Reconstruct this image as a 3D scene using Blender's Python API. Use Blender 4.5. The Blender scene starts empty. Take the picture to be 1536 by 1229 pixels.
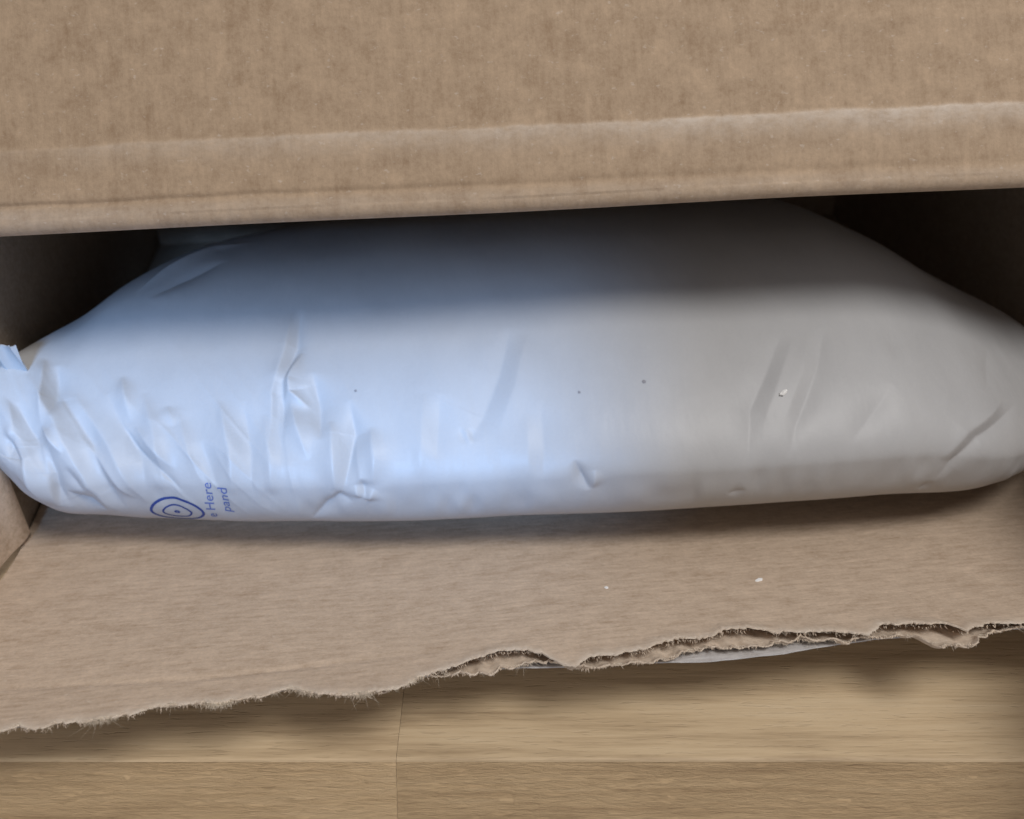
import bpy, bmesh, math, random
import numpy as np
from mathutils import Vector, noise

sc = bpy.context.scene
COL = sc.collection
R = math.radians
random.seed(4)
rng = np.random.default_rng(4)

# ---------------------------------------------------------------- camera
cam_d = bpy.data.cameras.new('camera')
cam_d.sensor_width = 36.0
cam_d.lens = 33.0
cam_d.clip_start = 0.01
cam_d.clip_end = 50
cam = bpy.data.objects.new('camera', cam_d)
COL.objects.link(cam)
cam.location = (0, -0.2337, 0.34)
cam.rotation_euler = (R(90 - 35), 0, 0)
cam_d.dof.use_dof = True
cam_d.dof.focus_distance = 0.395
cam_d.dof.aperture_fstop = 9.0
sc.camera = cam

# ---------------------------------------------------------------- dim room light
world = bpy.data.worlds.new('World')
sc.world = world
world.use_nodes = True
bg = world.node_tree.nodes['Background']
bg.inputs[0].default_value = (1.0, 0.965, 0.985, 1)
bg.inputs[1].default_value = 0.34


def aim(o, target):
    o.rotation_euler = (Vector(target) - o.location).to_track_quat('-Z', 'Y').to_euler()


key_d = bpy.data.lights.new('room_lamp', 'AREA')
key_d.shape = 'DISK'
key_d.size = 0.66
key_d.energy = 23.5
key_d.color = (1.0, 0.98, 0.955)
key = bpy.data.objects.new('room_lamp', key_d)
COL.objects.link(key)
key.location = (0.58, 0.05 - 2.0 * math.cos(R(69)), 2.0 * math.sin(R(69)))
aim(key, (0.0, 0.05, 0.0))

# cool unseen spot at front left, beam cut to a rectangle by its mask
def cool_lamp():
    d = bpy.data.lights.new('cool_lamp', 'SPOT')
    d.energy = 36
    d.color = (0.30, 0.55, 1.0)
    d.spot_size = R(100)
    d.spot_blend = 0.0
    d.shadow_soft_size = 0.05
    o = bpy.data.objects.new('cool_lamp', d)
    COL.objects.link(o)
    o.location = BLUE_POS
    aim(o, BLUE_AIM)
    d.use_nodes = True
    t = d.node_tree
    em = t.nodes['Emission']
    tc = t.nodes.new('ShaderNodeTexCoord')
    sx = t.nodes.new('ShaderNodeSeparateXYZ')
    t.links.new(tc.outputs['Normal'], sx.inputs[0])

    def m(op, a, b):
        n = t.nodes.new('ShaderNodeMath')
        n.operation = op
        for k, v in enumerate((a, b)):
            if hasattr(v, 'is_output'):
                t.links.new(v, n.inputs[k])
            else:
                n.inputs[k].default_value = v
        return n.outputs[0]

    def ss(v, lo, hi):
        n = t.nodes.new('ShaderNodeMapRange')
        n.interpolation_type = 'SMOOTHSTEP'
        t.links.new(v, n.inputs[0])
        n.inputs[1].default_value, n.inputs[2].default_value = lo, hi
        return n.outputs[0]
    az = m('ABSOLUTE', sx.outputs[2], 0.0)
    tx = m('DIVIDE', sx.outputs[0], az)
    ty = m('DIVIDE', sx.outputs[1], az)
    f = m('MULTIPLY', m('SUBTRACT', 1.0, ss(tx, *BLUE_RIGHT)), m('SUBTRACT', 1.0, ss(ty, *BLUE_TOP)))
    f = m('MULTIPLY', f, ss(ty, *BLUE_BOTTOM))
    t.links.new(f, em.inputs['Strength'])
    return o


sc.view_settings.view_transform = 'Standard'
sc.view_settings.look = 'None'
sc.view_settings.exposure = 0.0
sc.view_settings.gamma = 1.0


# ---------------------------------------------------------------- measured outlines (metres, in the box frame)
STROKES= [["r",5,3.0,[[-0.2397,0.0202],[-0.2299,0.0106],[-0.2256,-0.0148]]],["r",6,2.6,[[-0.2351,0.0536],[-0.2154,0.0289],[-0.1983,-0.0045],[-0.1967,-0.0205]]],["v",4,2.2,[[-0.2364,0.0359],[-0.2235,0.0195],[-0.2138,-0.014]]],["r",5,2.0,[[-0.2113,0.0469],[-0.1912,0.0191],[-0.1764,-0.0115]]],["v",4,1.7,[[-0.218,0.0473],[-0.199,0.0196],[-0.1885,-0.0148]]],["r",5,1.6,[[-0.1773,0.0467],[-0.1693,0.0224],[-0.1663,-0.002]]],["v",4,1.5,[[-0.195,0.0469],[-0.1765,0.0128],[-0.1752,-0.0023]]],["r",4,1.5,[[-0.1402,0.0446],[-0.1347,0.0173],[-0.1344,-0.0045]]],["v",4,1.3,[[-0.129,0.0448],[-0.1253,0.0174],[-0.1256,-0.0042]]],["r",4,1.3,[[-0.1192,0.0376],[-0.1161,0.0143],[-0.1162,-0.0041]]],["r",4,2.2,[[-0.2299,0.0681],[-0.226,0.043],[-0.2236,0.028]]],["v",4,2.2,[[-0.2228,0.0655],[-0.2194,0.0438],[-0.2197,0.0323]]],["r",2.2,2.0,[[-0.2236,0.028],[-0.2167,0.0205],[-0.2111,0.0145]]],["v",3,1.8,[[-0.2191,0.0192],[-0.2167,0.0065],[-0.2189,-0.0131]]],["r",2.5,1.6,[[-0.2245,0.025],[-0.2195,0.0064],[-0.221,-0.0147]]],["v",2.4,1.4,[[-0.2137,-0.0031],[-0.2061,-0.01],[-0.1969,-0.0162]]],["r",2.4,1.3,[[-0.2062,0.0256],[-0.1958,0.0128],[-0.1822,-0.0079]]],["v",2.4,1.2,[[-0.2112,0.0095],[-0.2047,-0.0025]]],["r",3,1.2,[[-0.1891,0.0568],[-0.1849,0.0432],[-0.182,0.031]]],["v",2.4,1.7,[[-0.1847,0.0286],[-0.1781,0.0184],[-0.1679,0.0082],[-0.1585,-0.0028]]],["r",2.8,1.2,[[-0.18,0.0289],[-0.1724,0.0191],[-0.161,0.0085]]],["r",3.5,1.1,[[-0.1595,0.0365],[-0.1551,0.0198],[-0.148,0.0007]]],["r",3,0.8,[[-0.1655,0.0397],[-0.161,0.0294]]],["v",4,0.9,[[-0.1488,0.0233],[-0.1419,0.0013]]],["v",2.8,1.9,[[-0.1033,0.1044],[-0.1045,0.0777],[-0.1105,0.0546],[-0.11,0.0239]]],["r",3.0,1.3,[[-0.108,0.1024],[-0.11,0.0756],[-0.1154,0.0487],[-0.1163,0.0175]]],["r",3,2.4,[[-0.102,0.0742],[-0.1073,0.0565],[-0.1071,0.0487],[-0.0968,0.0408]]],["v",4,2.2,[[-0.0958,0.0603],[-0.093,0.041],[-0.0926,0.0238]]],["r",3.5,1.6,[[-0.107,0.0449],[-0.1034,0.0306],[-0.0984,0.0143]]],["v",5,1.2,[[-0.1136,0.0606],[-0.1128,0.0306],[-0.1084,0.0112]]],["v",3.2,2.2,[[-0.0785,0.0441],[-0.0766,0.0265],[-0.0801,0.0108],[-0.0832,-0.0016]]],["r",4,1.8,[[-0.0874,0.0338],[-0.0867,0.0141],[-0.0869,-0.0015]]],["r",4,1.6,[[-0.0688,0.0294],[-0.0676,0.0133],[-0.069,0.0015]]],["v",2,2.0,[[-0.0746,0.005],[-0.0726,-0.0046]]],["r",2,1.5,[[-0.0776,0.0019],[-0.0758,-0.0052]]],["r",2,1.4,[[-0.0691,0.0],[-0.0719,-0.0072]]],["v",2.2,1.4,[[-0.0832,-0.0016],[-0.092,-0.0108],[-0.1002,-0.0227]]],["v",2.2,1.2,[[-0.088,-0.003],[-0.0791,-0.0076]]],["v",6,1.5,[[0.001,0.0825],[-0.0075,0.0541],[-0.0166,0.0314],[-0.0252,0.0179]]],["r",6,1.0,[[0.0082,0.0774],[-0.0008,0.0461],[-0.0112,0.0229]]],["v",1.3,0.45,[[-0.0282,0.0269],[-0.0252,0.0179]]],["v",1.3,0.4,[[-0.023,0.0267],[-0.0215,0.019]]],["r",1.3,0.4,[[-0.0258,0.0268],[-0.0234,0.0178]]],["v",5,0.9,[[-0.0357,0.0445],[-0.0393,0.0117]]],["r",5,0.9,[[-0.0432,0.045],[-0.0475,0.0028]]],["v",5,0.6,[[0.0106,0.0382],[0.0085,-0.0001]]],["r",5,0.6,[[0.0033,0.0319],[0.0016,0.0004]]],["v",2,1.5,[[0.0229,0.0087],[0.0256,0.0007],[0.0296,-0.0072]]],["r",2,1.0,[[0.0319,0.0036],[0.0313,-0.0065]]],["v",4,1.3,[[0.1283,0.0694],[0.1155,0.0468],[0.1043,0.0288],[0.0983,-0.0031]]],["r",4,0.9,[[0.1333,0.0668],[0.1202,0.0428],[0.1085,0.0202]]],["v",4,1.5,[[0.1495,0.0716],[0.1394,0.0477],[0.1236,0.0197],[0.1184,0.0042]]],["r",4,0.9,[[0.1407,0.0682],[0.133,0.0483],[0.1189,0.0226]]],["v",5,0.9,[[0.1719,0.0357],[0.1593,0.0226],[0.1472,0.01]]],["v",3.2,2.2,[[0.2396,0.0261],[0.2087,0.0112],[0.1952,-0.0026],[0.1904,-0.0135]]],["r",4,2.0,[[0.2307,0.0288],[0.2031,0.0124],[0.1897,-0.0009]]],["v",4,0.8,[[0.2396,0.0606],[0.2207,0.0327]]],["v",4,0.8,[[0.1829,0.0774],[0.1775,0.0487]]],["r",4,1.4,[[-0.1928,0.1222],[-0.1813,0.1467],[-0.1601,0.1776],[-0.1355,0.1873]]],["v",5,1.3,[[-0.1838,0.1142],[-0.1708,0.1321],[-0.1484,0.1556]]],["v",2,1.0,[[0.0929,-0.0144],[0.1016,-0.0117]]],["v",1.6,1.0,[[0.1862,-0.0233],[0.1908,-0.0145]]],["r",3,1.2,[[-0.2399,0.0339],[-0.2363,0.0232],[-0.2383,0.0151]]],["v",2.5,1.6,[[-0.2355,0.0201],[-0.2382,0.0056]]],["v",2,1.2,[[-0.2396,0.0164],[-0.2301,0.0072]]]]
UPE= [[-0.2198, -0.149], [-0.205, -0.1506], [-0.1986, -0.1488], [-0.1908, -0.1508], [-0.1845, -0.1482], [-0.1747, -0.1491], [-0.1677, -0.1484], [-0.1562, -0.1462], [-0.1508, -0.1434], [-0.142, -0.144], [-0.1347, -0.1437], [-0.127, -0.1449], [-0.1197, -0.1442], [-0.1097, -0.1443], [-0.1026, -0.1411], [-0.0947, -0.144], [-0.0844, -0.1472], [-0.0742, -0.1489], [-0.0667, -0.1494], [-0.0592, -0.1471], [-0.0515, -0.1415], [-0.0449, -0.1371], [-0.0336, -0.1326], [-0.0186, -0.1289], [-0.0086, -0.1297], [-0.0027, -0.1334], [0.0014, -0.1385], [0.0085, -0.1449], [0.0143, -0.1394], [0.0276, -0.1386], [0.0375, -0.1376], [0.054, -0.1321], [0.0621, -0.1335], [0.0729, -0.1311], [0.0838, -0.1297], [0.0935, -0.1348], [0.1053, -0.1354], [0.1204, -0.1396], [0.1289, -0.1426], [0.137, -0.1372], [0.1483, -0.1383], [0.1602, -0.1415], [0.1652, -0.1472], [0.1759, -0.1438], [0.1916, -0.1453], [0.2082, -0.1474]]
LOE= [[-0.0543, -0.136], [-0.0466, -0.1368], [-0.0356, -0.137], [-0.0243, -0.1389], [-0.0177, -0.1361], [-0.0044, -0.1349], [0.0047, -0.1399], [0.0105, -0.1435], [0.0239, -0.1419], [0.043, -0.1438], [0.0542, -0.1386], [0.065, -0.1364], [0.084, -0.1397], [0.105, -0.1378], [0.1197, -0.1427], [0.1289, -0.1411], [0.1439, -0.1418], [0.1535, -0.1521], [0.1671, -0.1545], [0.171, -0.1496], [0.1825, -0.1464], [0.1932, -0.1449], [0.2105, -0.1462]]
STE= [[-0.0699, -0.1398], [-0.0491, -0.1383], [-0.0332, -0.1367], [0.0106, -0.1433], [0.0528, -0.1435], [0.1063, -0.1429], [0.1411, -0.1449], [0.1915, -0.1478], [0.2088, -0.149]]
CREASE_GAIN = 2.1
CREASE_WIDE = 1.6
FIN = ((-0.250, 0.03, 0.072), (-0.235, 0.03, 0.082), (-0.2475, 0.024, 0.1075), (-0.2345, 0.022, 0.1095))
BLUE_POS = (-0.20, -0.50, 0.42)
BLUE_AIM = (-0.12, 0.14, 0.07)
BLUE_RIGHT = (0.200, 0.234)
BLUE_TOP = (0.040, 0.105)
BLUE_BOTTOM = (-0.075, -0.012)


# ---------------------------------------------------------------- helpers
cool_lamp()

def mesh_obj(name, verts, faces, mat, parent=None, smooth=True):
    me = bpy.data.meshes.new(name)
    me.from_pydata([tuple(map(float, v)) for v in verts], [], faces)
    me.update()
    if smooth:
        me.polygons.foreach_set('use_smooth', [True] * len(me.polygons))
    o = bpy.data.objects.new(name, me)
    if mat:
        me.materials.append(mat)
    COL.objects.link(o)
    if parent:
        o.parent = parent
    return o


def grid_obj(name, P, mat, parent=None, thick=0.0, smooth=True):
    """P: (n, m, 3) array of points; thick > 0 closes it into a sheet by going that far against its normals."""
    n, m = P.shape[:2]
    idx = np.arange(n * m).reshape(n, m)
    q = np.stack([idx[:-1, :-1], idx[1:, :-1], idx[1:, 1:], idx[:-1, 1:]], -1).reshape(-1, 4)
    V = P.reshape(-1, 3)
    if thick:
        nn = np.cross(np.gradient(P, axis=0), np.gradient(P, axis=1))
        nn /= np.linalg.norm(nn, axis=-1, keepdims=True) + 1e-12
        V = np.concatenate([V, (P - nn * thick).reshape(-1, 3)])
        k = n * m
        rim = np.concatenate([idx[:, 0], idx[-1, 1:], idx[-2::-1, -1], idx[0, -2:0:-1]])
        r2 = np.roll(rim, -1)
        q = np.concatenate([q, q[:, ::-1] + k, np.stack([rim, rim + k, r2 + k, r2], -1)[:, ::-1]])
    me = bpy.data.meshes.new(name)
    me.vertices.add(len(V))
    me.vertices.foreach_set('co', V.astype(np.float32).ravel())
    me.loops.add(q.size)
    me.loops.foreach_set('vertex_index', q.astype(np.int32).ravel())
    me.polygons.add(len(q))
    me.polygons.foreach_set('loop_start', np.arange(0, q.size, 4, dtype=np.int32))
    me.update(calc_edges=True)
    me.validate()
    me.polygons.foreach_set('use_smooth', [smooth] * len(me.polygons))
    if thick and smooth:
        try:
            me.set_sharp_from_angle(angle=R(50))
        except Exception:
            pass
    o = bpy.data.objects.new(name, me)
    if mat:
        me.materials.append(mat)
    COL.objects.link(o)
    if parent:
        o.parent = parent
    return o


def box_obj(name, lo, hi, mat, parent=None, bevel=0.0, segs=2, nosing=False):
    bm = bmesh.new()
    bmesh.ops.create_cube(bm, size=1)
    for v in bm.verts:
        v.co = Vector([lo[i] + (v.co[i] + 0.5) * (hi[i] - lo[i]) for i in range(3)])
    if nosing:      # rounded front top edge
        es = [e for e in bm.edges if all(abs(v.co.y - lo[1]) < 1e-6 and abs(v.co.z - hi[2]) < 1e-6 for v in e.verts)]
        bmesh.ops.bevel(bm, geom=es, offset=0.0018, segments=4, affect='EDGES', profile=0.5)
    elif bevel:
        bmesh.ops.bevel(bm, geom=bm.edges[:], offset=bevel, segments=segs, affect='EDGES', profile=0.5)
    me = bpy.data.meshes.new(name)
    bm.to_mesh(me)
    bm.free()
    me.materials.append(mat)
    o = bpy.data.objects.new(name, me)
    COL.objects.link(o)
    if parent:
        o.parent = parent
    return o


def empty(name, loc, rz=0.0):
    o = bpy.data.objects.new(name, None)
    o.location = loc
    o.rotation_euler = (0, 0, rz)
    COL.objects.link(o)
    return o


def tag(o, label, cat, group=None):
    o['label'] = label
    o['category'] = cat
    if group:
        o['group'] = group


def vnoise(x, seed):
    """smooth 1-D value noise on an array, period 1 per unit"""
    t = np.random.default_rng(seed).uniform(-1, 1, 4096)
    i = np.floor(x).astype(int)
    f = x - i
    f = f * f * (3 - 2 * f)
    return t[i % 4096] * (1 - f) + t[(i + 1) % 4096] * f


def vnoise2(x, y, seed):
    t = np.random.default_rng(seed).uniform(-1, 1, (256, 256))
    i = np.floor(x).astype(int)
    j = np.floor(y).astype(int)
    f = x - i
    g = y - j
    f = f * f * (3 - 2 * f)
    g = g * g * (3 - 2 * g)
    a = t[i % 256, j % 256] * (1 - f) + t[(i + 1) % 256, j % 256] * f
    b = t[i % 256, (j + 1) % 256] * (1 - f) + t[(i + 1) % 256, (j + 1) % 256] * f
    return a * (1 - g) + b * g


# ---------------------------------------------------------------- materials
class NT:
    def __init__(self, name):
        self.m = bpy.data.materials.new(name)
        self.m.use_nodes = True
        self.t = self.m.node_tree
        self.b = self.t.nodes['Principled BSDF']
        self.co = self.n('ShaderNodeTexCoord').outputs['Object']

    def n(self, typ, **kw):
        nd = self.t.nodes.new(typ)
        for k, v in kw.items():
            if k.startswith('i_'):
                nd.inputs[k[2:].replace('_', ' ')].default_value = v
            else:
                setattr(nd, k, v)
        return nd

    def l(self, a, b):
        self.t.links.new(a, b)

    def mapped(self, scale, loc=(0, 0, 0)):
        mp = self.n('ShaderNodeMapping')
        mp.inputs['Scale'].default_value = scale
        mp.inputs['Location'].default_value = loc
        self.l(self.co, mp.inputs['Vector'])
        return mp.outputs[0]

    def noise(self, scale, vec, detail=3, rough=0.6, loc=(0, 0, 0)):
        nd = self.n('ShaderNodeTexNoise')
        nd.inputs['Scale'].default_value = scale
        nd.inputs['Detail'].default_value = detail
        nd.inputs['Roughness'].default_value = rough
        self.l(vec, nd.inputs['Vector'])
        return nd.outputs['Fac']

    def ramp(self, fac, stops):
        r = self.n('ShaderNodeValToRGB')
        while len(r.color_ramp.elements) < len(stops):
            r.color_ramp.elements.new(0.5)
        for e, (p, c) in zip(r.color_ramp.elements, stops):
            e.position = p
            e.color = (*c, 1) if len(c) == 3 else c
        self.l(fac, r.inputs[0])
        return r.outputs[0]

    def mix(self, fac, a, b, mode='MIX'):
        m = self.n('ShaderNodeMix', data_type='RGBA', blend_type=mode)
        for s, v in ((m.inputs[0], fac), (m.inputs[6], a), (m.inputs[7], b)):
            if hasattr(v, 'is_output'):
                self.l(v, s)
            elif isinstance(v, (int, float)):
                s.default_value = v
            else:
                s.default_value = (*v, 1)
        return m.outputs[2]

    def math(self, op, a, b):
        m = self.n('ShaderNodeMath', operation=op)
        for s, v in ((m.inputs[0], a), (m.inputs[1], b)):
            if hasattr(v, 'is_output'):
                self.l(v, s)
            else:
                s.default_value = v
        return m.outputs[0]

    def bump(self, h, strength, dist, prev=None):
        b = self.n('ShaderNodeBump')
        b.inputs['Strength'].default_value = strength
        b.inputs['Distance'].default_value = dist
        self.l(h, b.inputs['Height'])
        if prev:
            self.l(prev, b.inputs['Normal'])
        self.l(b.outputs[0], self.b.inputs['Normal'])
        return b.outputs[0]


def cardboard(name, base, stripes=0.0, wear_and_ridge_light=False, fibre_axis='x', pale=(0.64, 0.56, 0.48), fw=0.40):
    k = NT(name)
    dark = tuple(c * q for c, q in zip(base, (0.76, 0.71, 0.66)))
    lite = tuple(min(1, c * 1.26) for c in base)
    st = (70, 420, 420) if fibre_axis == 'x' else (420, 70, 70)
    fib = k.noise(1.0, k.mapped(st), 3, 0.65)
    blotch = k.noise(1.0, k.mapped((90, 90, 90)), 5, 0.68)
    fine = k.noise(1.0, k.mapped((480, 480, 480)), 4, 0.8)
    s = k.math('ADD', k.math('MULTIPLY', fib, fw), k.math('MULTIPLY', blotch, 0.70 - fw))
    s = k.math('ADD', s, k.math('MULTIPLY', fine, 0.34))
    if stripes:
        w = k.noise(1.0, k.mapped((170, 14, 14), (4, 4, 1)), 2, 0.5)
        s = k.math('ADD', s, k.math('MULTIPLY', k.math('SUBTRACT', w, 0.5), stripes))
    col = k.ramp(s, [(0.36, dark), (0.52, base), (0.70, lite)])
    # pale recycled-pulp flecks
    fl = k.ramp(k.noise(1.0, k.mapped((330, 520, 520), (3, 1, 2)), 2, 0.5), [(0.66, (0, 0, 0)), (0.76, (1, 1, 1))])
    col = k.mix(k.math('MULTIPLY', fl, 0.32), col, pale)
    if wear_and_ridge_light:
        a = k.n('ShaderNodeAttribute', attribute_name='wear_and_ridge_light')  # upper flap: painted ridge light; lower flap: frayed torn edge
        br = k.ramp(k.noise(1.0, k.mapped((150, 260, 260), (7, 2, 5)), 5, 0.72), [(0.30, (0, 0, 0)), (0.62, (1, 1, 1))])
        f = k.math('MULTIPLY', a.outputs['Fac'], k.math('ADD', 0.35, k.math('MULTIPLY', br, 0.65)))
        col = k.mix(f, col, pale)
    k.l(col, k.b.inputs['Base Color'])
    k.b.inputs['Roughness'].default_value = 0.82
    k.b.inputs['Specular IOR Level'].default_value = 0.25
    n1 = k.bump(blotch, 0.25, 0.002)
    k.bump(k.math('ADD', fib, k.math('MULTIPLY', fine, 0.6)), 0.35, 0.0006, n1)
    return k.m


M_UP = cardboard('cardboard_flap', (0.390, 0.283, 0.190), stripes=0.13, wear_and_ridge_light=True, fibre_axis='y', fw=0.20)
M_LOW = cardboard('cardboard_inner', (0.565, 0.440, 0.330), wear_and_ridge_light=True, pale=(0.74, 0.64, 0.53))
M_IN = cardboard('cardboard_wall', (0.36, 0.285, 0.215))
M_TORN = cardboard('torn_paper', (0.64, 0.53, 0.42), pale=(0.75, 0.68, 0.58))
M_LINER = cardboard('pale_liner', (0.52, 0.50, 0.49), pale=(0.7, 0.68, 0.67))


def plain(name, col, rough=0.8, spec=0.25):
    k = NT(name)
    c = k.ramp(k.noise(1.0, k.mapped((300, 300, 300)), 3), [(0.3, tuple(x * 0.85 for x in col)), (0.7, tuple(min(1, x * 1.1) for x in col))])
    k.l(c, k.b.inputs['Base Color'])
    k.b.inputs['Roughness'].default_value = rough
    k.b.inputs['Specular IOR Level'].default_value = spec
    return k.m


M_FIBRE = plain('paper_fibre', (0.78, 0.68, 0.55))
M_FLECK = plain('white_fleck', (0.85, 0.84, 0.82))
M_INK = plain('blue_ink', (0.030, 0.060, 0.23), 0.5)
M_INK_FAINT = plain('faint_blue_ink', (0.11, 0.15, 0.36), 0.5)


def film():
    k = NT('white_film')
    soft = k.noise(1.0, k.mapped((26, 18, 18)), 4, 0.55)
    fine = k.noise(1.0, k.mapped((700, 700, 700)), 2, 0.6)
    c = k.ramp(k.math('ADD', k.math('MULTIPLY', soft, 0.8), k.math('MULTIPLY', fine, 0.2)),
               [(0.3, (0.405, 0.402, 0.404)), (0.7, (0.455, 0.452, 0.453))])
    k.l(c, k.b.inputs['Base Color'])
    k.b.inputs['Roughness'].default_value = 0.46
    k.b.inputs['Specular IOR Level'].default_value = 0.32
    vo = k.n('ShaderNodeTexNoise', noise_type='RIDGED_MULTIFRACTAL')
    vo.inputs['Scale'].default_value = 1.0
    vo.inputs['Detail'].default_value = 3
    vo.inputs['Distortion'].default_value = 0.6
    k.l(k.mapped((70, 26, 26)), vo.inputs['Vector'])
    n0 = k.bump(vo.outputs['Fac'], 0.10, 0.002)
    n1 = k.bump(k.noise(1.0, k.mapped((55, 22, 22)), 3, 0.5), 0.22, 0.004, n0)
    k.bump(fine, 0.12, 0.0004, n1)
    return k.m


M_FILM = film()


def wood(name, tone, shift, pore=0.13, rough=False):
    k = NT(name)
    a = k.noise(1.0, k.mapped((9, 120, 120), shift), 5, 0.62)
    b = k.noise(1.0, k.mapped((22, 560, 560), shift), 4, 0.7)
    c = k.noise(1.0, k.mapped((4, 22, 22), shift), 3, 0.5)
    s = k.math('ADD', k.math('MULTIPLY', a, 0.45), k.math('ADD', k.math('MULTIPLY', b, 0.33), k.math('MULTIPLY', c, 0.28)))
    col = k.ramp(s, [(0.36, (0.37 * tone, 0.262 * tone, 0.155 * tone)), (0.53, (0.60 * tone, 0.455 * tone, 0.285 * tone)),
                     (0.72, (0.70 * tone, 0.555 * tone, 0.37 * tone))])
    pores = k.ramp(k.noise(1.0, k.mapped((95, 900, 900), shift), 2, 0.5), [(0.60, (0, 0, 0)), (0.70, (1, 1, 1))])
    col = k.mix(k.math('MULTIPLY', pores, pore), col, (0.20 * tone, 0.125 * tone, 0.06 * tone))
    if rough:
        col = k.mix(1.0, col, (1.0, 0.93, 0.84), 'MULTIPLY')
    k.l(col, k.b.inputs['Base Color'])
    k.b.inputs['Roughness'].default_value = 0.55
    k.b.inputs['Specular IOR Level'].default_value = 0.35
    if rough:      # sawn edge: torn grain standing proud
        g = k.noise(1.0, k.mapped((75, 420, 420), shift), 6, 0.75)
        h = k.ramp(g, [(0.38, (0, 0, 0)), (0.60, (1, 1, 1))])
        k.bump(h, 0.6, 0.0012)
        k.b.inputs['Roughness'].default_value = 0.75
        return k.m
    n1 = k.bump(b, 0.30, 0.0008)
    inv = k.math('SUBTRACT', 1.0, pores)
    k.bump(inv, 0.35, 0.0007, n1)
    return k.m


M_WOOD = [wood('oiled_wood_%s' % w, t, s) for w, t, s in (('warm', 1.06, (0, 0, 0)), ('pale', 1.1, (3.1, 1.7, 0.4)), ('deep', 1.0, (7.7, 4.2, 2.9)))]
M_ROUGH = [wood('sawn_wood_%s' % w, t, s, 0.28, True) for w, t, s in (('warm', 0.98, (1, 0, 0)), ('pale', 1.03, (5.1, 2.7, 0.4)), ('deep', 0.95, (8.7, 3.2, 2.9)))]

# ---------------------------------------------------------------- wooden table: staves laid along x, the front row carrying the visible edge
table = empty('wooden_table', (0, 0, 0))
tag(table, 'pale brown wooden table top of glued staves under the cardboard box', 'table')
row_y = [0.0, 0.088, 0.137, 0.181, 0.226, 0.272, 0.318, 0.362, 0.408, 0.455, 0.50, 0.56]
joints = {0: [-0.62, -0.330, -0.0478, 0.275, 0.62]}
for rI in range(len(row_y) - 1):
    js = joints.get(rI)
    if js is None:
        js = [-0.62] + sorted([random.uniform(-0.5, -0.28), random.uniform(-0.1, 0.1), random.uniform(0.25, 0.5)]) + [0.62]
    for a, b in zip(js[:-1], js[1:]):
        g = 0.00007
        front = rI == 0
        dz = random.uniform(-0.0002, 0.0)
        sv_ = box_obj('stave', (a + g, row_y[rI] + (0 if front else g), -0.075), (b - g, row_y[rI + 1] - g, dz),
                M_WOOD[(rI * 2 + js.index(a)) % 3], table, 0.0003, 2, front)
        if front:
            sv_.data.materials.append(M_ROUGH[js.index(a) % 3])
            for v in sv_.data.vertices:      # edge planed at a slant
                if v.co.z < -0.05 and v.co.y < 0.01:
                    v.co.y -= 0.033
            sv_.data.update()
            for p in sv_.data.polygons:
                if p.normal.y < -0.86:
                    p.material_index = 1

# ---------------------------------------------------------------- cardboard box
PSI = R(6.3)
ORG = Vector((0, 0.1507, 0))
H = 0.178
box = empty('cardboard_box', ORG, PSI)
tag(box, 'brown corrugated cardboard box lying open towards the viewer with one torn flap', 'cardboard box')
XL, XR, DEEP = -0.2535, 0.325, 0.36


def skew(x):
    return -0.105 * (x + 0.10)


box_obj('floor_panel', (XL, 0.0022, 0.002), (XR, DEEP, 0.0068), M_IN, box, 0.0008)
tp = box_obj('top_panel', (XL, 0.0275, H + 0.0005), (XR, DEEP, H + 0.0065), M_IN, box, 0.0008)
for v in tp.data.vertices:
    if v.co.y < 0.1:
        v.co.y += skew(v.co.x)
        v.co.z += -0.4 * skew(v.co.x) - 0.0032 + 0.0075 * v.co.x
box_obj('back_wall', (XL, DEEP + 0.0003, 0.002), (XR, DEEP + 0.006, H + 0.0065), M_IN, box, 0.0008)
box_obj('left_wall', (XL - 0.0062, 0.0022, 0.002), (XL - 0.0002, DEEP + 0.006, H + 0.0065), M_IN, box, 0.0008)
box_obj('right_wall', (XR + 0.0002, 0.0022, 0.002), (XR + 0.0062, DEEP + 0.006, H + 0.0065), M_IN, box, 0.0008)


def side_flap(name, x0, sgn, ang, length, zt):
    n, m = 40, 30
    P = np.zeros((n, m, 3))
    for i in range(n):
        d = length * i / (n - 1)
        bend = ang * min(1, d / 0.012)
        for j in range(m):
            z = 0.012 + (zt - 0.012) * j / (m - 1)
            P[i, j] = (x0 + sgn * math.sin(bend) * d, 0.0018 - math.cos(bend) * d, z)
    if sgn > 0:
        P = P[:, ::-1]
    return grid_obj(name, P, M_LOW, box, 0.005)


side_flap('side_flap', XL, -1, R(16), 0.125, H - 0.004)
side_flap('side_flap', XR, 1, R(-26), 0.255, H - 0.030)  # unseen right flap, turned inward and lengthened to shade the wood

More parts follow.
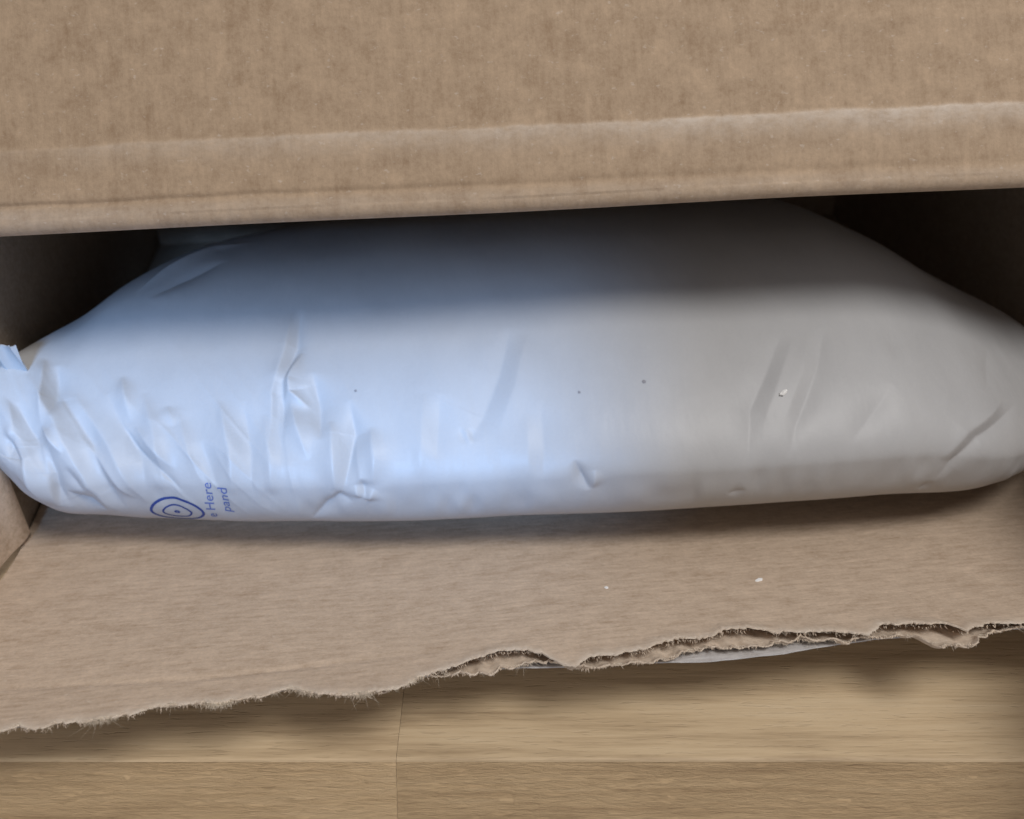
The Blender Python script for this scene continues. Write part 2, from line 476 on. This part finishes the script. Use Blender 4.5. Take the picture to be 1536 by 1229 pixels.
# upper flap: nose at the hinge, score line, pale band with ridge light painted in, then the leaning sheet
def upper_flap():
    xs = np.linspace(-0.36, 0.42, 520)
    beta = R(55)
    rad = 0.0048
    cy, cz = 0.0042, H + 0.0050
    ang = np.linspace(R(-90), R(-90 - 125), 26)
    # start under the top panel, curl round the nose, climb
    prof = [(y, H + 0.0002) for y in np.linspace(0.027, 0.006, 8)]
    prof += [(cy + rad * math.cos(a), cz + rad * math.sin(a)) for a in ang]
    dirv = np.array([math.cos(beta), math.sin(beta)])
    p0 = np.array(prof[-1])
    ds = np.concatenate([np.linspace(0.0006, 0.05, 130), np.linspace(0.0512, 0.19, 110)])
    prof = np.array(prof + [tuple(p0 + dirv * d) for d in ds])
    k = len(prof) - len(ds)
    nrm = np.array([-math.sin(beta), math.cos(beta)])   # towards the viewer and up
    X, D = np.meshgrid(xs, np.concatenate([np.full(k, -1.0), ds]), indexing='ij')
    Y = np.repeat(prof[None, :, 0], len(xs), 0).copy()
    Z = np.repeat(prof[None, :, 1], len(xs), 0).copy()
    f = D > 0
    off = np.zeros_like(X)
    # score line: sharp on the left, fading to a shallow dip on the right
    sl = 0.0066 - 0.0035 * (X + 0.21) + 0.00035 * vnoise(X * 55, 3)
    sharp = np.clip(0.75 - 1.4 * (X + 0.05), 0.25, 1.0)
    off -= f * 0.0011 * sharp * np.exp(-((D - sl) / (0.0011 + 0.0016 * (1 - sharp))) ** 2)
    # raised band with a crisp upper brink
    br = 0.0295 - 0.002 * (X - 0.2) * (X > -1) + 0.0004 * vnoise(X * 70, 5) + 0.0006 * vnoise(X * 14, 6) + 0.00028 * vnoise(X * 420, 7)
    rise = np.clip((D - sl - 0.002) / 0.018, 0, 1)
    step = 1 / (1 + np.exp((D - br) / 0.00035))
    amt = 0.0010 * np.clip(0.45 + 1.6 * (X + 0.22), 0.25, 1.0)
    off += f * amt * rise * step
    # second faint ridge higher up on the right
    b2 = 0.066 + 0.0006 * vnoise(X * 30, 8)
    off += f * 0.0006 * np.clip((X - 0.02) / 0.12, 0, 1) * np.exp(-((D - b2) / 0.004) ** 2)
    # gentle warp and flute read-through
    off += f * (0.0006 * vnoise2(X * 22, D * 22, 9) + 0.00018 * vnoise2(X * 120, D * 60, 10))
    Y += off * nrm[0]
    Z += off * nrm[1]
    P = np.stack([X, Y, Z], -1)
    # the whole sheet wanders very slightly along the hinge
    P[..., 2] += (0.0005 * vnoise(X * 9, 12))
    P[..., 1] += skew(X)
    P[..., 2] += -0.4 * skew(X) - 0.0032 + 0.0075 * X
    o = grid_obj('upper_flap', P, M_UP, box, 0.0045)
    pale_v = f * np.clip(rise * 1.3, 0, 1) * step * (0.10 + 0.90 * np.clip((D - br + 0.013) / 0.013, 0, 1) ** 1.6)  # light caught by the ridge, painted as paler board below its brink
    pale_v *= np.clip(0.28 + 1.9 * (X + 0.20), 0.22, 1.0) * (0.75 + 0.35 * vnoise(X * 40, 14))
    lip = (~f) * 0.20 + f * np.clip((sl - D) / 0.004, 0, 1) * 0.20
    pale_v = np.clip(pale_v + lip, 0, 1) * 1.0
    at = o.data.attributes.new('wear_and_ridge_light', 'FLOAT', 'POINT')
    v = np.concatenate([pale_v.ravel(), np.zeros(pale_v.size)]).astype(np.float32)
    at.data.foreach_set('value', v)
    return o


upper_flap()

# ---- lower flap, torn along its free edge
UPE, LOE, STE = np.array(UPE), np.array(LOE), np.array(STE)


def slope(x):
    return np.interp(x, [-0.25, 0.25], [0.235, 0.32])


def zf(x, y):
    d = np.maximum(-y, 0)
    z = 0.008 + 1.345 * d * d / (d + 0.05) * slope(x)
    # score near the left free edge, beyond which the board lifts a little
    w = np.clip((-0.03 - x) / 0.06, 0, 1)
    yc = -0.119 - 0.008 * np.clip((x + 0.22) / 0.08, 0, 1) + 0.004 * np.clip((x + 0.14) / 0.08, 0, 1)
    z = z + w * (np.clip(yc - y, 0, 1) * 0.10 - 0.0007 * np.exp(-((y - yc) / 0.0014) ** 2))
    z = z + 0.0009 * vnoise2(x * 14, y * 18, 21) * np.clip(-y / 0.04, 0, 1)
    return z


def rag(x, amp, seed):
    return amp * (0.5 * vnoise(x * 260, seed) + 0.5 * vnoise(x * 700, seed + 1) + 0.35 * vnoise(x * 1900, seed + 2))


def edge(tab, x):
    return np.interp(x, tab[:, 0], tab[:, 1])


NX = 900
gx = np.linspace(-0.2520, 0.3000, NX)
tear = np.clip((gx + 0.062) / 0.012, 0, 1)            # 0 = fuzzy single edge on the left, 1 = plies pulled apart


def ply(name, e, y0, zoff, mat, parent, thick, m=70, curl=None):
    y0 = np.broadcast_to(y0, gx.shape)
    t = 1 - (1 - np.linspace(0, 1, m)) ** 2.2
    Y = y0[:, None] + (e - y0)[:, None] * t[None]
    X = np.repeat(gx[:, None], m, 1)
    Z = zf(X, Y) + zoff
    if curl is not None:
        Z = Z + curl(X, Y, np.repeat(e[:, None], m, 1))
    return grid_obj(name, np.stack([X, Y, Z], -1)[:, ::-1], mat, parent, thick)


up_e = edge(UPE, gx) + rag(gx, 0.0013, 31) + 0.0022 * (1 - tear) * np.clip(vnoise(gx * 120, 37) - 0.25, 0, 1) + 0.0007 * tear * vnoise(gx * 95, 36)
lo_e = edge(LOE, gx) + rag(gx, 0.0013, 41) + 0.0008 * vnoise(gx * 80, 46)
gap = np.clip(edge(UPE, gx) - edge(LOE, gx), 0, 0.012) * tear


def curl_up(X, Y, E):
    d = Y - E
    lift = np.interp(X[:, 0], gx, 0.0003 + gap * 0.14)[:, None]
    return lift * np.exp(-(d / 0.0045) ** 2) + 0.00035 * vnoise2(X * 300, Y * 200, 51) * np.exp(-(d / 0.004) ** 2)


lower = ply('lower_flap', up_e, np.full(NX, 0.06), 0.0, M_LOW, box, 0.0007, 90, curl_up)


D_ = np.repeat((1 - (1 - np.linspace(0, 1, 90)) ** 2.2)[None, :], NX, 0)
d_edge = (1 - D_) * (0.06 - up_e)[:, None]
sv = np.exp(-d_edge / 0.0024)[:, ::-1].ravel().astype(np.float32)
at = lower.data.attributes.new('wear_and_ridge_light', 'FLOAT', 'POINT')
at.data.foreach_set('value', np.concatenate([sv, sv]))


def curl_rim(X, Y, E):
    d = Y - E
    w = np.sin(X * 2 * math.pi / 0.0105 + 2.5 * vnoise(X * 60, 61))
    return -0.0014 * tear[:, None] * (1 - np.exp(-(d / 0.0026) ** 2)) + 0.0005 * vnoise2(X * 420, Y * 260, 67) + 0.0007 * w * (0.4 + 0.6 * np.exp(-(d / 0.01) ** 2)) + (0.0016 + 0.0012 * vnoise(X * 90, 63)) * np.exp(-(d / 0.0018) ** 2)


lo_left = np.where(gx < -0.055, edge(UPE, gx) + 0.0050, lo_e)
ply('corrugated_layer', lo_left + rag(gx, 0.0006, 45), np.full(NX, -0.09), -0.0040, M_TORN, lower, 0.0006, 70, curl_rim)
st_e = np.where(gx < -0.06, edge(UPE, gx) + 0.009, edge(STE, gx) + 0.0068 - 0.0050 * np.clip((gx - 0.030) / 0.035, 0, 1) * np.clip((0.135 - gx) / 0.04, 0, 1) + 0.0002 * vnoise(gx * 200, 71))
ply('outer_liner', st_e, np.full(NX, -0.085), -0.0058 - 0.0012 * tear[:, None], M_LINER, lower, 0.0006, 50)

# torn fibres along the edges
def fibres(name, spec, mat, parent):
    V, Fc = [], []
    for (x, y, z, dx, dy, dz, L, r0) in spec:
        d = Vector((dx, dy, dz)).normalized()
        s = d.cross(Vector((0, 0, 1))).normalized()
        u2 = d.cross(s)
        p = Vector((x, y, z))
        bend = Vector((random.uniform(-1, 1), random.uniform(-.6, .6), random.uniform(-1, .6))) * L * 0.35
        k0 = len(V)
        for q in range(3):
            c = p + d * L * q / 3 + bend * (q / 3) ** 2
            rr = r0 * (1 - 0.28 * q)
            for a in range(3):
                an = a * 2.0944
                V.append(c + s * math.cos(an) * rr + u2 * math.sin(an) * rr)
        V.append(p + d * L + bend)
        for q in range(2):
            for a in range(3):
                b2 = (a + 1) % 3
                Fc.append((k0 + q * 3 + a, k0 + q * 3 + b2, k0 + q * 3 + 3 + b2, k0 + q * 3 + 3 + a))
        for a in range(3):
            Fc.append((k0 + 6 + a, k0 + 6 + (a + 1) % 3, k0 + 9))
    o = mesh_obj(name, V, Fc, mat, parent)
    o['kind'] = 'stuff'
    return o


spec = []
def z_at(x, y):
    return float(zf(np.array([x]), np.array([y]))[0])
for i in range(7000):
    left = random.random() < 0.72
    x = random.uniform(-0.235, -0.05) if left else random.uniform(-0.05, 0.225)
    low = (not left) and random.random() < 0.65
    y = float(np.interp(x, gx, lo_e if low else up_e))
    z = z_at(x, y) + (-0.0030 if low else random.uniform(-0.0012, 0.0004))
    nz_ = noise.noise(Vector((x * 130, 3.3, 0))) + 0.6 * noise.noise(Vector((x * 520, 9.3, 0)))
    if nz_ < -0.05 and random.random() < 0.8:
        continue
    cl = 0.35 + 1.3 * max(0, nz_)
    long = random.random() < 0.05
    L = random.uniform(0.0008, 0.0034) * cl * (2.4 if long else 1)
    spec.append((x, y + 0.0006, z, random.uniform(-1.5, 1.7), -1, random.uniform(-0.9, 0.7), L, random.uniform(0.00004, 0.00010)))
for i in range(260):          # a white tuft of peeled liner
    x = random.gauss(-0.1275, 0.0028)
    y = float(np.interp(x, gx, up_e)) + 0.0005
    spec.append((x, y, z_at(x, y) - random.uniform(0, 0.001), random.uniform(-0.6, 0.6), -1, random.uniform(-0.8, 0.4),
                 random.uniform(0.0012, 0.0034), random.uniform(0.0001, 0.0002)))
fibres('torn_fibres', spec, M_FIBRE, lower)

# small ragged tufts of peeled paper standing along the left tear
def tufts():
    spec2 = []
    for i in range(1500):
        x = random.uniform(-0.235, 0.215)
        if noise.noise(Vector((x * 120, 8.1, 0))) < -0.12:
            continue
        low = x > -0.04 and random.random() < 0.6
        y = float(np.interp(x, gx, lo_e if low else up_e)) + 0.0004
        spec2.append((x, y, z_at(x, y) - (0.003 if low else random.uniform(0, 0.0018)), random.uniform(-0.5, 0.5), -1, random.uniform(-0.9, 0.5),
                      random.uniform(0.0005, 0.0019), random.uniform(0.00012, 0.0004)))
    return fibres('torn_tufts', spec2, M_TORN, lower)


tufts()

# ---------------------------------------------------------------- bag
XS = np.array([-.246, -.238, -.225, -.205, -.175, -.14, -.09, -.03, .04, .11, .17, .21, .245, .27, .292, .306])
SA = np.array([.035, .055, .075, .095, .115, .13, .14, .14, .14, .14, .135, .12, .10, .08, .055, .03])
SLIFT = np.array([.03, .022, .013, .006, .001, 0, .001, .003, .008, .013, .016, .018, .021, .025, .03, .036])
SFY = np.array([-0.005, -0.0134, -0.0187, -0.0213, -0.025, -0.0318, -0.0401, -0.0479, -0.0572, -0.0647, -0.0671, -0.0664, -0.055, -0.037, -0.0182, 0.0007])
SB = np.array([0.0289, 0.0321, 0.0361, 0.0427, 0.0478, 0.0494, 0.0504, 0.053, 0.0537, 0.0522, 0.0518, 0.0455, 0.0351, 0.0268, 0.0194, 0.0088])


def hermite(x, v):
    n = len(XS)
    i = np.clip(np.searchsorted(XS, x) - 1, 0, n - 2)
    h = np.diff(XS)
    d = np.diff(v) / h
    m = np.zeros(n)
    m[0], m[-1] = d[0], d[-1]
    for k in range(1, n - 1):
        m[k] = 0 if d[k - 1] * d[k] <= 0 else (h[k - 1] + h[k]) / ((h[k - 1] + 2 * h[k]) / 3 / d[k - 1] + (2 * h[k - 1] + h[k]) / 3 / d[k])
    t = (x - XS[i]) / h[i]
    return (1 + 2 * t) * (1 - t) ** 2 * v[i] + t * (1 - t) ** 2 * h[i] * m[i] + t * t * (3 - 2 * t) * v[i + 1] + t * t * (t - 1) * h[i] * m[i + 1]


NBX = 860
bx = np.linspace(XS[0], XS[-1], NBX)
# around the girth: s in metres from the front-most line, dense where the front face is
th = np.radians(np.linspace(-180, 180, 1441))
c_, s_ = np.cos(th), np.sin(th)
nn_ = np.where(s_ < 0, 2.9, 1.7)
sy_ = -np.sign(c_) * np.abs(c_) ** (2 / nn_)
sz_ = np.sign(s_) * np.abs(s_) ** (2 / nn_)
A_, B_, L_, Y_ = hermite(bx, SA), hermite(bx, SB), hermite(bx, SLIFT), hermite(bx, SFY)
frac = np.concatenate([np.linspace(-1, -0.12, 40)[:-1], np.linspace(-0.12, 0.42, 330), np.linspace(0.42, 0.75, 90)[1:], np.linspace(0.75, 1, 14)[1:]])
NBS = len(frac)
BP = np.zeros((NBX, NBS, 3))
BS = np.zeros((NBX, NBS))
i0 = 720
for i in range(NBX):
    y = Y_[i] + A_[i] + A_[i] * sy_
    z = 0.009 + L_[i] + B_[i] + B_[i] * sz_
    cs = np.concatenate([[0], np.cumsum(np.hypot(np.diff(y), np.diff(z)))])
    cs -= cs[i0]
    s = np.where(frac < 0, -frac * cs[0], frac * cs[-1])
    BS[i] = s
    BP[i, :, 0] = bx[i]
    BP[i, :, 1] = np.interp(s, cs, y)
    BP[i, :, 2] = np.interp(s, cs, z)
# light smoothing of the resampled sections
for _ in range(8):
    BP[:, 1:-1] = 0.25 * BP[:, :-2] + 0.5 * BP[:, 1:-1] + 0.25 * BP[:, 2:]
    BP[1:-1] = 0.25 * BP[:-2] + 0.5 * BP[1:-1] + 0.25 * BP[2:]
du = np.gradient(BP, axis=0)
dv = np.gradient(BP, axis=1)
BN = np.cross(du, dv)
BN /= np.linalg.norm(BN, axis=-1, keepdims=True) + 1e-12
cen = BP.mean(axis=1, keepdims=True)
if ((BP - cen) * BN).sum() < 0:
    BN = -BN
BX = np.repeat(bx[:, None], NBS, 1)
disp = np.zeros((NBX, NBS))
for kind, wmm, dmm, pts in STROKES:
    w = wmm / 1000 * CREASE_WIDE
    d = dmm / 1000
    pts = np.array(pts)
    best = np.full((NBX, NBS), 1e3)
    along = np.zeros((NBX, NBS))
    seg = np.hypot(*np.diff(pts, axis=0).T)
    tot = seg.sum()
    acc = 0
    for (p, q2, sl) in zip(pts[:-1], pts[1:], seg):
        v = q2 - p
        t = np.clip(((BX - p[0]) * v[0] + (BS - p[1]) * v[1]) / (sl * sl + 1e-12), 0, 1)
        dd = np.hypot(BX - p[0] - t * v[0], BS - p[1] - t * v[1])
        k = dd < best
        best = np.where(k, dd, best)
        along = np.where(k, (acc + t * sl) / tot, along)
        acc += sl
    sn = np.sin(np.clip(along, 0, 1) * math.pi)
    taper = sn ** 1.2
    calm = (1.0 if pts[:, 0].mean() < 0.05 else 0.7) * min(1.0, 0.35 + tot / 0.03)
    g = d * CREASE_GAIN * calm * taper * np.exp(-(np.abs(best) / (w * (0.3 + 0.6 * sn))) ** 1.25)
    disp += g if kind == 'r' else -g
# loose film: soft vertical slackness, stronger to the left and low on the front face
slack = np.clip(0.25 + 1.1 * np.clip(-BX / 0.2, 0, 1), 0, 1.2)
front = np.exp(-((BS - 0.02) / 0.05) ** 2)
disp += 0.0012 * slack * front * vnoise2(BX * 60 + 5, BS * 14, 81)
disp += 0.0003 * slack * front * vnoise2(BX * 130 + BS * 40, BS * 26, 82)
disp += 0.0009 * vnoise2(BX * 20, BS * 16, 83)
disp += 0.0008 * np.exp(-((BS + 0.010) / 0.010) ** 2) * vnoise2(BX * 170, BS * 60, 84)
def ridged(u_, v_, seed):
    return (1 - np.abs(vnoise2(u_, v_, seed)) * 1.6).clip(0, 1) ** 2.2


left_w = np.clip((-0.06 - BX) / 0.10, 0, 1)
low_w = np.exp(-((BS - 0.018) / 0.034) ** 2)
disp += 0.0012 * left_w * low_w * (ridged(BX * 48 + BS * 24, BS * 9 - BX * 6, 91) - 0.4)
disp += 0.0005 * left_w * low_w * (ridged(BX * 95 + BS * 70, BS * 22, 92) - 0.4)
mid_w = np.clip((0.03 - BX) / 0.05, 0, 1) * (1 - left_w)
disp += 0.0010 * mid_w * np.exp(-((BS - 0.010) / 0.026) ** 2) * (ridged(BX * 62 + BS * 6, BS * 9, 93) - 0.4)
# back of the bag presses on floor, keep those still
disp *= np.clip((BS + 0.06) / 0.03, 0, 1)
BPD = BP + BN * disp[..., None]


def bag_pt(x, s, lift=0.00018):
    i = np.interp(x, bx, np.arange(NBX))
    i_ = int(min(max(i, 0), NBX - 2))
    fi = i - i_
    out = np.zeros(3)
    for k, w in ((i_, 1 - fi), (i_ + 1, fi)):
        j = np.interp(s, BS[k], np.arange(NBS))
        j_ = int(min(max(j, 0), NBS - 2))
        fj = j - j_
        out += w * ((1 - fj) * BPD[k, j_] + fj * BPD[k, j_ + 1] + lift * BN[k, j_])
    return out


bag = empty('plastic_bag', ORG, PSI)
tag(bag, 'plump white plastic bag with small blue print lying inside the open box', 'plastic bag')
caps_l = [BPD[0:1] * 1.0 for _ in range(0)]
def cap(row, direction):
    c = row.mean(axis=0, keepdims=True)
    rows = []
    for sc_, dx in ((0.93, 0.0018), (0.80, 0.0034), (0.60, 0.0046), (0.30, 0.0053), (0.02, 0.0056)):
        q = c + (row - c) * sc_
        q[:, 0] += direction * dx
        rows.append(q)
    return rows
full = cap(BPD[0], -1)[::-1] + [BPD[i] for i in range(NBX)] + cap(BPD[-1], 1)
full = np.stack(full)
fb = grid_obj('bag_skin', full[:, ::-1], M_FILM, bag)
del full

# sealed fin at the left end, crumpled
def fin():
    n, m = 40, 16
    P = np.zeros((n, m, 3))
    a0, a1 = np.array(FIN[0]), np.array(FIN[1])
    b0, b1 = np.array(FIN[2]), np.array(FIN[3])
    for i in range(n):
        for j in range(m):
            u_, v_ = i / (n - 1), j / (m - 1)
            p = (a0 * (1 - u_) + a1 * u_) * (1 - v_) + (b0 * (1 - u_) + b1 * u_) * v_
            p[1] += 0.0022 * abs(math.sin(u_ * 5 + v_ * 2.2)) * (0.3 + v_)
            p[2] += 0.0005 * math.sin(u_ * 17 + 1.0) * v_
            P[i, j] = p
    return grid_obj('end_seal', P, M_FILM, bag, 0.0007)


fin()


# print: rings and lettering wrapped on the skin
def ring(cx, cs, r, w, V, Fc, a0=0, a1=360, n=96):
    k0 = len(V)
    for i in range(n + 1):
        a = R(a0 + (a1 - a0) * i / n)
        ww = w * (0.8 + 0.35 * math.sin(a) ** 2)
        for rr in (r - ww / 2, r, r + ww / 2):
            V.append(bag_pt(cx + rr * math.cos(a), cs + rr * math.copysign(abs(math.sin(a)) ** 1.2, math.sin(a)) * LOGO_SQ))
    for i in range(n):
        for q in range(2):
            b = k0 + i * 3 + q
            Fc.append((b, b + 1, b + 4, b + 3))


LOGO_SQ = 0.80
V, Fc = [], []
ring(-0.1645, -0.0170, 0.0126, 0.0016, V, Fc)
ring(-0.1645, -0.0172, 0.0068, 0.0011, V, Fc)
ring(-0.1647, -0.0174, 0.0010, 0.0011, V, Fc, n=24)
mesh_obj('printed_rings', V, Fc, M_INK, bag)

M_SPECK = plain('grey_speck', (0.27, 0.26, 0.27), 0.6)
for sx_, ss_, sr_ in ((0.0585, 0.0450, 0.0011), (0.0283, 0.0410, 0.0008), (-0.0755, 0.0490, 0.0008)):
    V, Fc = [tuple(bag_pt(sx_, ss_))], []
    for i in range(14):
        rr = sr_ * random.uniform(0.7, 1.1)
        V.append(tuple(bag_pt(sx_ + rr * math.cos(i * 0.4488), ss_ + rr * math.sin(i * 0.4488))))
        Fc.append((0, 1 + i, 1 + (i + 1) % 14))
    mesh_obj('speck', V, Fc, M_SPECK, bag)


def lettering(text, top, direc, size):
    cu = bpy.data.curves.new('lettering_curve', 'FONT')
    cu.body = text
    cu.size = size
    cu.align_x = 'RIGHT'
    cu.resolution_u = 4
    tmp = bpy.data.objects.new('lettering_curve', cu)
    COL.objects.link(tmp)
    dg = bpy.context.evaluated_depsgraph_get()
    me = bpy.data.meshes.new_from_object(tmp.evaluated_get(dg))
    bpy.data.objects.remove(tmp)
    bpy.data.curves.remove(cu)
    bm = bmesh.new()
    bm.from_mesh(me)
    bmesh.ops.triangulate(bm, faces=bm.faces[:])
    bmesh.ops.subdivide_edges(bm, edges=bm.edges[:], cuts=1)
    t0 = np.array(top)
    dr = np.array(direc)                 # from the end of the line back to its start, per metre
    pe = np.array([-1.0, 0.05])          # letters' up points to the left
    for v in bm.verts:
        q = t0 + dr * (-v.co.x) + pe * v.co.y
        v.co = Vector(bag_pt(q[0], q[1], 0.0002))
    bm.to_mesh(me)
    bm.free()
    me.materials.clear()
    me.materials.append(M_INK_FAINT)
    me.name = 'printed_lettering'
    o = bpy.data.objects.new('printed_lettering', me)
    COL.objects.link(o)
    o.parent = bag
    return o


lettering('e Here', (-0.1448, 0.0030), (-0.06, -1.35), 0.0064)
lettering('pand', (-0.1376, 0.0008), (-0.06, -1.40), 0.0064)


# ---------------------------------------------------------------- crumbs of paper
def fleck(label, pos, size, rz, group=None):
    o = empty('paper_fleck', pos)
    bpy.data.objects.remove(o)
    bm = bmesh.new()
    bmesh.ops.create_icosphere(bm, subdivisions=2, radius=1)
    for v in bm.verts:
        nz = 1 + 0.35 * noise.noise(v.co * 1.7 + Vector((rz, 0, 0)))
        v.co = Vector((v.co.x * size[0], v.co.y * size[1], v.co.z * size[2])) * nz
    me = bpy.data.meshes.new('paper_fleck')
    bm.to_mesh(me)
    bm.free()
    me.materials.append(M_FLECK)
    o = bpy.data.objects.new('paper_fleck', me)
    COL.objects.link(o)
    o.location = pos
    o.rotation_euler = (0.25, -0.2, rz)
    tag(o, label, 'paper fleck', group)
    return o


def to_world(l):
    c, s = math.cos(PSI), math.sin(PSI)
    return (ORG.x + l[0] * c - l[1] * s, ORG.y + l[0] * s + l[1] * c, ORG.z + l[2])


fleck('white fleck of paper stuck on the right half of the white bag', to_world(bag_pt(0.1207, 0.0357, 0.0004)), (0.0024, 0.0011, 0.0010), 0.7)
fleck('larger curled paper crumb on the lower cardboard flap, right of the other', to_world((0.1031, -0.0907, z_at(0.1031, -0.0907) + 0.0004)), (0.0019, 0.0009, 0.0006), 0.3)
fleck('tiny paper crumb near the middle of the lower cardboard flap', to_world((0.0337, -0.0856, z_at(0.0337, -0.0856) + 0.0003)), (0.0011, 0.0006, 0.0004), -0.4)
